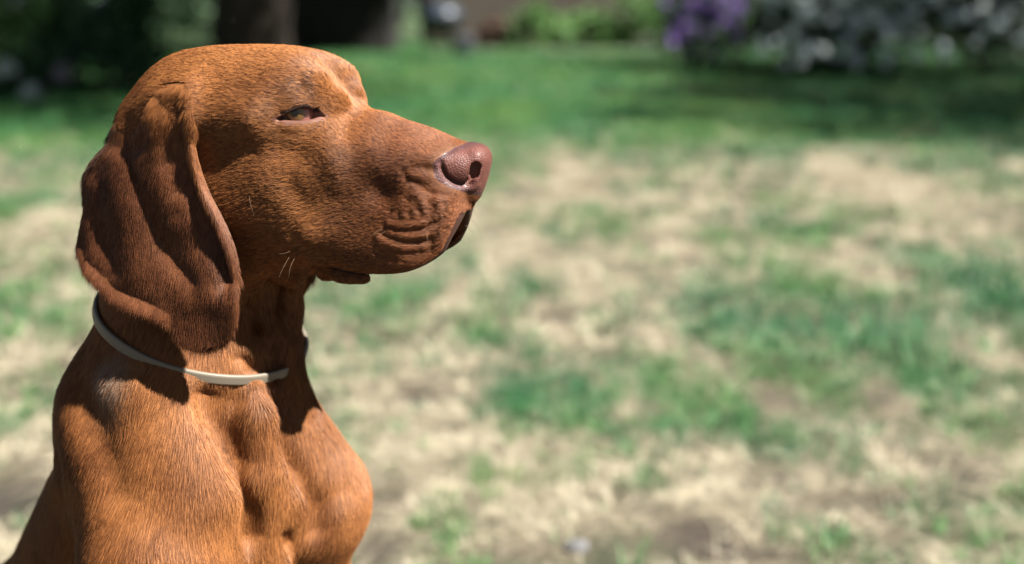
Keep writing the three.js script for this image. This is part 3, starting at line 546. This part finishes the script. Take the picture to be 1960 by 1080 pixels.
// ---------------------------------------------------------------- the lawn
const spots = { // patches read off the photograph: pixel, pixel radius
  green: [[1100, 770, 90], [985, 790, 60], [1340, 830, 80], [1145, 425, 35], [930, 650, 35], [1450, 600, 110], [1500, 680, 120], [1640, 620, 120], [1250, 740, 60], [1220, 910, 50], [1870, 560, 110], [1000, 760, 40], [60, 380, 60], [110, 620, 70], [30, 580, 60], [760, 600, 60], [1480, 860, 60], [1750, 720, 70], [1550, 450, 70], [1380, 780, 60], [1600, 1040, 50], [850, 1020, 40], [1000, 560, 40]],
  straw: [[820, 870, 90], [1270, 655, 50], [1100, 670, 40], [1395, 930, 70], [1310, 980, 50], [880, 590, 50], [900, 740, 40], [1000, 490, 70], [1150, 560, 60], [1300, 490, 70], [1650, 500, 60], [1100, 350, 70], [1650, 350, 90], [1550, 900, 40], [1150, 960, 60], [990, 890, 60], [1050, 1050, 50], [1720, 900, 50], [1660, 1010, 60], [40, 700, 60], [70, 440, 50], [60, 850, 60], [1260, 1010, 40], [1000, 1010, 50]],
  earth: [[800, 750, 60], [1490, 770, 50], [755, 960, 60], [1045, 970, 40], [1480, 620, 25], [1060, 610, 40], [1340, 1010, 60], [1480, 920, 50], [1630, 960, 60], [1240, 990, 40], [1700, 770, 40], [740, 1050, 60], [1350, 870, 30], [30, 960, 60], [60, 900, 50], [1180, 900, 30], [1400, 1050, 50], [1560, 980, 40], [1850, 900, 50]],
};
const spotList = []; for (const [kindOf, list] of Object.entries(spots)) for (const [x, y, r] of list) { const c = onGround(x, y), e = onGround(x + r, y), d = onGround(x, Math.max(y - r * 0.7, 60)); spotList.push([kindOf, c[0], c[2], e[0] - c[0], Math.abs(d[2] - c[2])]); }
function lawn(x, z) { // [green, straw, earth] shares
  const far = sstep(-4.5, -9.5, z), n1 = fbm(x * 2.6 + 3, z * 2.6, 11), n2 = fbm(x * 6.5, z * 6.5 + 5, 23), n3 = fbm(x * 17, z * 17, 37, 3);
  let g = 0.26 + far * 0.75 + (n1 - 0.5) * 1.1 + (n3 - 0.5) * 1.1, w = 0.55 + (n2 - 0.5) * 1.5 - far * 0.15 + (0.5 - n3) * 0.5, e = 0.30 - far * 0.70 + (0.5 - n2) * 1.5 + (n3 - 0.5) * 1.6;
  const n4 = fbm(x * 38, z * 38, 57, 2), close = 1 - far; e += (n4 - 0.5) * 1.5 * close; w += (0.5 - n4) * 1.1 * close;
  const unseenEarth = sstep(-1.55, -1.15, z + (n1 - 0.5) * 0.4); e += unseenEarth * 1.6; w -= unseenEarth * 0.5; // unseen bare earth added by the dog to cut light bounced off the lawn
  w -= far * 0.3;
  if (z > -7) for (const [k, cx, cz, rx, rz] of spotList) { const d = ((x - cx) / rx) ** 2 + ((z - cz) / rz) ** 2; if (d > 4) continue; const v = Math.exp(-d * 1.2) * (0.75 + 0.5 * n3); if (k === 'green') { g += v * 0.75; e -= 0.3 * v; } else if (k === 'straw') { w += v * 0.9; g -= v * 0.6; e -= v * 0.4; } else { e += v * 1.1; g -= v * 0.6; w -= v * 0.4; } }
  g = Math.max(g, 0.02); w = Math.max(w, 0.02); e = Math.max(e, 0.01); const p = 1.25, a = g ** p, b = w ** p, c = e ** p, s = a + b + c; return [a / s, b / s, c / s];
}
{
  const xs = [], zs = [], grade = (lo, hi, c, fine, rate) => { const a = []; let x = c; while (x < hi) { a.push(x); x += fine + Math.abs(x - c) * rate; } a.push(hi); x = c; const l = []; while (true) { x -= fine + Math.abs(x - c) * rate; if (x < lo) break; l.push(x); } l.push(lo); return [...l.reverse(), ...a]; };
  const X = grade(-150, 150, 0.3, 0.05, 0.035), Z = grade(-260, 30, -2.0, 0.05, 0.03), pos = [], colr = [], idx = [];
  for (const z of Z) for (const x of X) {
    const [g, w, e] = lawn(x, z), n = noise2(x * 30, z * 30, 3), k = 0.8 + 0.4 * n;
    pos.push(x, Math.max(-0.012, (noise2(x * 3, z * 3, 8) - 0.5) * 0.016), z);
    colr.push(k * (g * 0.030 + w * 0.15 + e * 0.032), k * (g * 0.070 + w * 0.125 + e * 0.024), k * (g * 0.02 + w * 0.083 + e * 0.018));
  }
  for (let j = 0; j + 1 < Z.length; j++) for (let i = 0; i + 1 < X.length; i++) { const a = j * X.length + i, b = a + 1, c = a + X.length, d = c + 1; idx.push(a, c, b, b, c, d); }
  const g = new THREE.BufferGeometry(); g.setAttribute('position', new THREE.Float32BufferAttribute(pos, 3)); g.setAttribute('color', new THREE.Float32BufferAttribute(colr, 3)); g.setIndex(idx); g.computeVertexNormals();
  const m = part('ground', g, new THREE.MeshStandardMaterial({ vertexColors: true, roughness: 1 }), scene); m.userData.kind = 'structure';
}
function grassTuft(seed, blades, spread, lean, wide) {
  const R = rng(seed), pos = [], nrm = [], idx = [];
  for (let b = 0; b < blades; b++) {
    const a = R() * 6.283, dx = Math.cos(a), dz = Math.sin(a), ox = (R() - 0.5) * spread, oz = (R() - 0.5) * spread, h = 0.6 + 0.6 * R(), L = lean * (0.4 + 1.1 * R()), w = wide * (0.7 + 0.6 * R()), f = pos.length / 3;
    for (const [t, ww] of [[0, 1], [0.55, 0.8], [1, 0.08]]) { const c = L * t * t * h, y = h * t * (1 - 0.35 * t * Math.min(L, 1)) - 0.02; for (const s of [-1, 1]) { pos.push(ox + dx * c - dz * w * ww * s, y, oz + dz * c + dx * w * ww * s); nrm.push(-dx * 0.6, 0.7, -dz * 0.6); } }
    for (let k = 0; k < 2; k++) idx.push(f + 2 * k, f + 2 * k + 1, f + 2 * k + 2, f + 2 * k + 1, f + 2 * k + 3, f + 2 * k + 2);
  }
  const g = new THREE.BufferGeometry(); g.setAttribute('position', new THREE.Float32BufferAttribute(pos, 3)); g.setAttribute('normal', new THREE.Float32BufferAttribute(nrm, 3)); g.setIndex(idx); return g;
}
{
  const R = rng(909), green = [], straw = [];
  const zone = (z0, z1, per, size) => { const half = z => 0.52 * Math.abs(z) + 0.5, area = Math.abs((half(z0) + half(z1)) * (z1 - z0)); for (let n = area * per; n > 0; n--) {
    let z, x; do { z = mix(z0, z1, R()); x = (R() * 2 - 1) * half(z1); } while (Math.abs(x) > half(z));
    const [g, w, e] = lawn(x, z), t = R(); if (t < e * 1.9) continue; const isG = R() < g / (g + w);
    (isG ? green : straw).push([x, z, size * (0.6 + 0.8 * R()) * (isG ? 1 : 0.8), R(), R(), noise2(x * 2, z * 2, 77)]);
  } };
  zone(-0.75, -2.6, 8500, 0.033); zone(-2.6, -5, 2600, 0.050); zone(-5, -10, 800, 0.055); zone(-10, -23, 170, 0.075);
  const M = new THREE.Matrix4(), q = new THREE.Quaternion(), c = new THREE.Color();
  for (const [list, geo, name, label] of [[green, grassTuft(5, 9, 0.75, 0.55, 0.035), 'green_grass', 'short green grass growing across the lawn'], [straw, grassTuft(6, 9, 1.3, 1.7, 0.034), 'dry_grass', 'dry straw coloured grass lying in patches on the lawn']]) {
    const im = new THREE.InstancedMesh(geo, new THREE.MeshStandardMaterial({ roughness: 0.6, side: THREE.DoubleSide }), list.length); im.name = name; im.userData = { kind: 'stuff', label, category: 'grass' }; im.castShadow = im.receiveShadow = true;
    list.forEach(([x, z, s, a, b, n], i) => {
      q.setFromEuler(new THREE.Euler((b - 0.5) * 0.3, a * 6.283, (a - 0.5) * 0.3)); M.compose(V(x, -0.004, z), q, V(s, s * (name === 'dry_grass' ? 0.7 : 1), s)); im.setMatrixAt(i, M);
      if (name === 'green_grass') c.setRGB(mix(0.003, 0.10, (b * 0.35 + n * 0.65) ** 1.8), mix(0.075, 0.185, b * 0.4 + n * 0.6), mix(0.022, 0.042, a)); else c.setRGB(mix(0.16, 0.58, b), mix(0.14, 0.51, b), mix(0.095, 0.375, b)); im.setColorAt(i, c);
    });
    scene.add(im); console.log(name, list.length);
  }
}

// ---------------------------------------------------------------- shrubs, trees and things at the far side of the garden
const leafGeo = (() => { const g = new THREE.BufferGeometry(); g.setAttribute('position', new THREE.Float32BufferAttribute([0, 0, 0, 0.3, 0.06, 0.45, 0, 0, 1, -0.3, 0.06, 0.45, 0, -0.02, 0.5], 3)); g.setIndex([0, 4, 1, 1, 4, 2, 0, 3, 4, 3, 2, 4]); g.computeVertexNormals(); return g; })();
const leafMat = new THREE.MeshStandardMaterial({ roughness: 0.55, side: THREE.DoubleSide });
function foliage(parent, seed, n, clumps, size, colorOf, spreadOf) { // leaves spread through clumps
  const R = rng(seed), im = new THREE.InstancedMesh(leafGeo, leafMat, n), M = new THREE.Matrix4(), q = new THREE.Quaternion(), c = new THREE.Color(); im.name = 'foliage'; im.userData.kind = 'stuff'; im.castShadow = im.receiveShadow = true;
  for (let i = 0; i < n; i++) {
    const k = clumps[Math.floor(R() * clumps.length)], th = R() * 6.283, u = R() * 2 - 1, rr = k[3] * (0.45 + 0.6 * R()), w = Math.sqrt(1 - u * u);
    q.setFromEuler(new THREE.Euler((R() - 0.5) * 2.2, R() * 6.283, (R() - 0.5) * 1.4)); const s = size * (0.6 + 0.8 * R());
    M.compose(V(k[0] + rr * w * Math.cos(th), k[1] + rr * u * 0.8, k[2] + rr * w * Math.sin(th)), q, V(s, s, s)); im.setMatrixAt(i, M); colorOf(c, R(), k); im.setColorAt(i, c);
  }
  parent.add(im); return im;
}
const bark = std(0.022, 0.015, 0.011, 1);
function limb(a, b, r1, r2, bend, R) { const m = V(...a).lerp(V(...b), 0.5).add(V((R() - 0.5) * bend, (R() - 0.5) * bend * 0.5, (R() - 0.5) * bend)), path = new THREE.CatmullRomCurve3([V(...a), m, V(...b)]), g = new THREE.TubeGeometry(path, 10, 1, 9), p = g.attributes.position; for (let i = 0; i < p.count; i++) { const k = Math.floor(i / 10) / 10, o = path.getPoint(k), t = mix(r1, r2, k) * (0.92 + 0.16 * hash2(i % 9, Math.floor(i / 30), 3)); p.setXYZ(i, o.x + (p.getX(i) - o.x) * t, o.y + (p.getY(i) - o.y) * t, o.z + (p.getZ(i) - o.z) * t); } g.computeVertexNormals(); return g; }
function shrub(name, label, category, [x, z], [rx, ry, rz], seed, n, size, colorOf, group) {
  const g = thing(name, label, category, [x, 0, z], group), R = rng(seed), clumps = [], stems = [];
  const k = 26; for (let i = 0; i < k; i++) { const th = R() * 6.283, u = R(), rr = Math.sqrt(R()); clumps.push([rx * rr * Math.cos(th) * (1 - 0.3 * u), ry * (0.12 + 0.86 * u), rz * rr * Math.sin(th) * (1 - 0.3 * u), 0.22 * (rx + ry + rz) / 2 * (0.7 + 0.6 * R())]); }
  for (let i = 0; i < 7; i++) { const c = clumps[Math.floor(R() * k)]; stems.push(limb([(R() - 0.5) * rx * 0.4, 0, (R() - 0.5) * rz * 0.4], [c[0], c[1], c[2]], 0.022, 0.008, 0.2, R)); }
  part('stems', mergeGeometries(stems), bark, g); foliage(g, seed + 1, n, clumps, size, colorOf); g.userData.clumps = undefined; return { g, clumps };
}
const greenOf = (r, g, b) => (c, t) => { const k = 0.65 + 0.7 * t; c.setRGB(r * k, g * k, b * k); };
function tree(name, label, [x, z], height, trunkR, [cx, cy, cz], cr, seed, n, group) {
  const t = thing(name, label, 'tree', [x, 0, z], group), R = rng(seed), clumps = [], limbs = [];
  limbs.push(limb([0, -0.05, 0], [cx * 0.3, height * 0.45, cz * 0.3], trunkR * 1.15, trunkR * 0.75, 0.3, R)); limbs.push(limb([cx * 0.3, height * 0.44, cz * 0.3], [cx * 0.8, cy, cz * 0.8], trunkR * 0.75, trunkR * 0.3, 0.5, R));
  for (let i = 0; i < 46; i++) { const th = R() * 6.283, u = R() * 2 - 1, rr = Math.cbrt(R()), w = Math.sqrt(1 - u * u); clumps.push([cx + cr * rr * w * Math.cos(th), cy + cr * 0.55 * rr * u, cz + cr * rr * w * Math.sin(th), cr * 0.24 * (0.7 + 0.6 * R())]); }
  for (let i = 0; i < 12; i++) { const c = clumps[i]; limbs.push(limb([cx * 0.4, height * 0.5, cz * 0.4], c.slice(0, 3), trunkR * 0.32, trunkR * 0.08, 0.6, R)); }
  part('trunk', mergeGeometries(limbs), bark, t); const f = foliage(t, seed + 1, n, clumps, 0.13, greenOf(0.05, 0.115, 0.03)); f.name = 'crown'; return t;
}
tree('thick_tree', 'thick dark tree trunk rising behind the dog\'s head', [-2.45, -10.8], 7.5, 0.34, [0.95, 5.4, 2.6], 4.4, 321, 21000);
tree('broad_tree', 'broad leafy tree whose crown shades the right side of the lawn', [10.3, -8.8], 6.5, 0.26, [-1.7, 5.0, 0], 4.0, 311, 16000);
tree('broad_tree', 'broad leafy tree whose crown shades the white flowered shrubs', [11.2, -13.0], 6.5, 0.26, [-0.9, 5.0, 1.4], 3.8, 331, 13000);
tree('broad_tree', 'leafy tree standing behind the dark shed', [-1.6, -23.6], 6.5, 0.22, [0.3, 5.2, 4.8], 3.0, 341, 24000);
// left: dark shrubs
[[-6.4, -11.6, 1.3, 1.9, 0.9], [-5.0, -11.9, 1.1, 1.6, 0.8], [-4.0, -11.4, 0.9, 1.1, 0.7], [-7.9, -11.2, 1.2, 2.0, 1.0]].forEach(([x, z, a, b, c], i) => shrub('garden_shrub', ['dark green leafy shrub behind the white blossoms at the left edge', 'lighter green shrub left of the thick tree trunk', 'low dark shrub right beside the thick tree trunk', 'dark shrub outermost on the left of the lawn'][i], 'shrub', [x, z], [a, b, c], 400 + i * 7, 5200, 0.085, greenOf(...[[0.05, 0.12, 0.045], [0.08, 0.19, 0.055], [0.035, 0.09, 0.035], [0.04, 0.10, 0.035]][i]), 'shrubs along the left side'));
// the tall hedge that closes the garden
for (let i = 0; i < 9; i++) shrub('boundary_hedge', ['leftmost far section of the tall dark hedge', 'second hedge section from the left at the far end', 'tall dark hedge section left of the thick trunk', 'tall dark hedge section behind the shed', 'hedge section behind the barbecue', 'hedge section behind the garden wall', 'hedge section behind the purple flowered shrub', 'hedge section behind the white flowered shrubs', 'rightmost far section of the tall dark hedge'][i], 'hedge', [-14 + i * 3.5, -27 + (i % 2) * 0.6], [2.4, 3.2, 1.2], 500 + i * 5, 5200, 0.17, greenOf(0.03, 0.065, 0.025), 'hedge sections at the far end of the garden');
// right: lilac and white-flowered shrubs
function blossom(seed, len, rad, mat) { const R = rng(seed), core = new THREE.ConeGeometry(rad * 0.8, len * 1.05, 8, 2).toNonIndexed(); core.translate(0, len * 0.5, 0); const gs = [core]; for (let i = 0; i < 34; i++) { const u = R(), th = R() * 6.283, r = rad * (1 - u * 0.75) * (0.7 + 0.3 * R()), g = new THREE.IcosahedronGeometry(rad * 0.24, 0); g.translate(Math.cos(th) * r, u * len, Math.sin(th) * r); gs.push(g); } return mergeGeometries(gs); }
function blossoms(sh, n, geos, mats, name, seed, [x0, x1, y0, y1, z0, z1]) { const R = rng(seed); for (let i = 0; i < n; i++) { const m = part(name, geos[i % geos.length], mats[i % mats.length], sh.g); m.position.set(mix(x0, x1, R()), mix(y0, y1, R()), mix(z0, z1, R())); m.rotation.set((R() - 0.5) * 1.2, R() * 6, (R() - 0.5) * 1.2); const s = 0.8 + 0.5 * R(); m.scale.set(s, s, s); } }
const lil = [blossom(1, 0.16, 0.06), blossom(2, 0.13, 0.055)], wht = [blossom(3, 0.07, 0.065), blossom(4, 0.06, 0.055), blossom(5, 0.08, 0.07)];
const lilacs = [std(0.22, 0.13, 0.42, 0.8), std(0.18, 0.10, 0.36, 0.8), std(0.27, 0.19, 0.46, 0.8)], whites = [std(0.74, 0.80, 0.82, 0.7), std(0.62, 0.70, 0.74, 0.7)];
const lilac = shrub('lilac_shrub', 'shrub covered in purple flower spikes at the edge of the lawn', 'shrub', [2.35, -14.4], [0.55, 1.5, 0.45], 601, 2200, 0.07, greenOf(0.035, 0.07, 0.035));
blossoms(lilac, 70, lil, lilacs, 'flower_spike', 602, [-0.5, 0.45, 0.18, 1.5, 0.1, 0.5]);
const w1 = shrub('white_flowered_shrub', 'white flowered shrub next to the purple flowered one', 'shrub', [3.75, -13.9], [0.95, 1.5, 0.7], 611, 4600, 0.075, greenOf(0.03, 0.06, 0.035), 'white flowered shrubs on the right');
blossoms(w1, 120, wht, whites, 'flower_head', 612, [-0.95, 0.95, 0.12, 1.3, 0.5, 1.0]);
const w2 = shrub('white_flowered_shrub', 'darker white flowered shrub at the right edge with fewer flowers', 'shrub', [5.7, -13.7], [1.25, 1.7, 0.8], 621, 6200, 0.08, greenOf(0.022, 0.045, 0.025), 'white flowered shrubs on the right');
blossoms(w2, 64, wht, whites, 'flower_head', 622, [-1.2, 1.2, 0.2, 1.5, 0.5, 1.05]);
shrub('garden_shrub', 'dark shrub behind the white flowered shrubs', 'shrub', [4.6, -15.6], [2.6, 2.4, 0.9], 631, 7500, 0.1, greenOf(0.02, 0.04, 0.02), 'dark shrubs behind the flowers');
// centre: low green plants before a garden wall, paving edge
[[0.55, -21.0, 0.55, 0.75, 0.5], [1.5, -21.6, 0.75, 0.62, 0.5], [2.6, -21.2, 0.8, 0.95, 0.6], [3.7, -20.6, 0.7, 0.9, 0.6], [-0.35, -21.4, 0.4, 0.5, 0.4]].forEach(([x, z, a, b, c], i) => shrub('low_plant', ['bright green bushy plant left of centre before the garden wall', 'low spreading green plant before the garden wall', 'taller green plant before the right part of the garden wall', 'green plant half hidden behind the purple flowers', 'small brownish plant near the dark shed'][i], 'plant', [x, z], [a, b, c], 700 + i * 7, 2600, 0.09, i === 4 ? greenOf(0.12, 0.07, 0.05) : greenOf(0.07, 0.16, 0.035), 'plants along the garden wall'));
{
  const w = thing('garden_wall', 'plain brownish garden wall behind the green plants', 'wall', [1.6, 0, -22.8]);
  const g = new THREE.BoxGeometry(6.4, 1.25, 0.22); g.translate(0, 0.625, 0); part('wall_face', g, std(0.075, 0.062, 0.05, 0.95), w);
  const c = new THREE.BoxGeometry(6.5, 0.07, 0.32); c.translate(0, 1.285, 0); part('coping', c, std(0.06, 0.052, 0.045, 0.9), w);
  const p = new THREE.Group(); p.name = 'path'; p.userData.kind = 'structure'; p.position.set(1.3, 0, -19.9); scene.add(p);
  const R = rng(51); for (let i = 0; i < 9; i++) { const s = new THREE.BoxGeometry(0.58, 0.05, 0.6); const m = part('paving_slab', s, [std(0.14, 0.12, 0.105, 0.95), std(0.17, 0.145, 0.13, 0.95)][i % 2], p); m.position.set(-2.5 + i * 0.6, 0.02, (R() - 0.5) * 0.04); m.rotation.y = (R() - 0.5) * 0.03; }
}
{ // dark shed
  const sh = thing('garden_shed', 'dark brown boarded shed behind the lawn', 'shed', [-3.3, 0, -19.2]), wd = [std(0.012, 0.0105, 0.009, 1), std(0.015, 0.012, 0.010, 1), std(0.010, 0.009, 0.008, 1)];
  const core = new THREE.BoxGeometry(2.5, 2.0, 1.8); core.translate(0, 1.0, -0.93); part('wall', core, wd[2], sh);
  for (let i = 0; i < 18; i++) { const g = new THREE.BoxGeometry(0.136, 2.0, 0.022); const m = part('board', g, wd[i % 3], sh); m.position.set(-1.19 + i * 0.14, 1.0, -0.017 + (i % 2) * 0.006); }
  for (const s of [-1, 1]) { const g = new THREE.BoxGeometry(1.5, 0.05, 2.2); const m = part('roof', g, std(0.05, 0.048, 0.046, 0.95), sh); m.position.set(s * 0.69, 2.22, -0.93); m.rotation.z = -s * 0.32; }
}
{ // kettle barbecue by the shed
  const [x, , z] = onGround(848, 118), b = thing('barbecue', 'black kettle barbecue with blue grey lid standing beside the dark shed', 'barbecue', [x, 0, z]), black = std(0.012, 0.012, 0.013, 0.45), blue = std(0.03, 0.042, 0.06, 0.4);
  const bowl = [], lid = []; for (let i = 0; i <= 10; i++) { const t = i / 10 * Math.PI / 2; bowl.push(new THREE.Vector2(0.3 * Math.sin(t), 0.62 - 0.26 * Math.cos(t))); lid.push(new THREE.Vector2(0.305 * Math.cos(t), 0.635 + 0.22 * Math.sin(t))); }
  part('bowl', new THREE.LatheGeometry(bowl, 32), Object.assign(black, { side: THREE.DoubleSide }), b); part('lid', new THREE.LatheGeometry(lid, 32), Object.assign(blue, { side: THREE.DoubleSide }), b);
  const h = new THREE.TorusGeometry(0.06, 0.012, 6, 14, Math.PI); h.translate(0, 0.855, 0); part('handle', h, black, b);
  for (let k = 0; k < 3; k++) { const a = k * 2.094 + 0.5, R = rng(k + 3); part('leg', limb([0.16 * Math.cos(a), 0.5, 0.16 * Math.sin(a)], [0.3 * Math.cos(a), 0.0, 0.3 * Math.sin(a)], 0.016, 0.016, 0, R), black, b); }
  const pan = new THREE.CylinderGeometry(0.12, 0.09, 0.05, 20); pan.translate(0, 0.27, 0); part('ash_pan', pan, std(0.08, 0.08, 0.08, 0.6), b);
  const [px, , pz] = onGround(886, 108), pot = thing('plant_pot', 'small blue grey pot on the grass beside the barbecue', 'pot', [px, 0, pz]); const pr = [[0, 0], [0.13, 0], [0.18, 0.28], [0.2, 0.28], [0.2, 0.33], [0.175, 0.33], [0.165, 0.27], [0, 0.27]].map(([a, c]) => new THREE.Vector2(a, c)); part('pot_body', new THREE.LatheGeometry(pr, 24), std(0.07, 0.08, 0.10, 0.8), pot);
}
{ // a small stone on the grass
  const [x, , z] = onGround(1103, 1060), st = thing('stone', 'small pale grey stone lying on the dry grass at the bottom', 'stone', [x, 0, z]), g = new THREE.IcosahedronGeometry(0.016, 2), p = g.attributes.position;
  for (let i = 0; i < p.count; i++) { const k = 0.8 + 0.4 * noise3(p.getX(i) * 90, p.getY(i) * 90, p.getZ(i) * 90, 6); p.setXYZ(i, p.getX(i) * k * 1.3, p.getY(i) * k * 0.75 + 0.012, p.getZ(i) * k); }
  g.computeVertexNormals(); part('stone_body', g, std(0.13, 0.13, 0.135, 0.9), st);
}
{ // pale blossoms in front of the left shrubs
  [[12, 132, 10.6], [60, 182, 10.4], [128, 122, 11.0], [118, 142, 10.8]].forEach(([px, py, D], i) => {
    const p = P(px, py, D), f = thing('flower_stem', ['pale white blossom on a stem at the left edge', 'low pale blossom right above the shaded lawn on the left', 'greyish blossom in front of the lighter green shrub', 'greyish blossom lowest in front of the lighter green shrub'][i], 'flower', [p[0], 0, p[2]]), R = rng(i + 5);
    part('stem', limb([0, 0, 0], [0, Math.max(p[1], 0.05), 0], 0.006, 0.004, 0.03, R), std(0.05, 0.1, 0.03), f); const g = blossom(30 + i, 0.12, 0.12); g.translate(0, Math.max(p[1], 0.05) - 0.05, 0); part('flower_head', g, i < 2 ? std(0.6, 0.66, 0.6, 0.7) : std(0.3, 0.28, 0.3, 0.7), f);
  });
}
renderer.render(scene, camera);
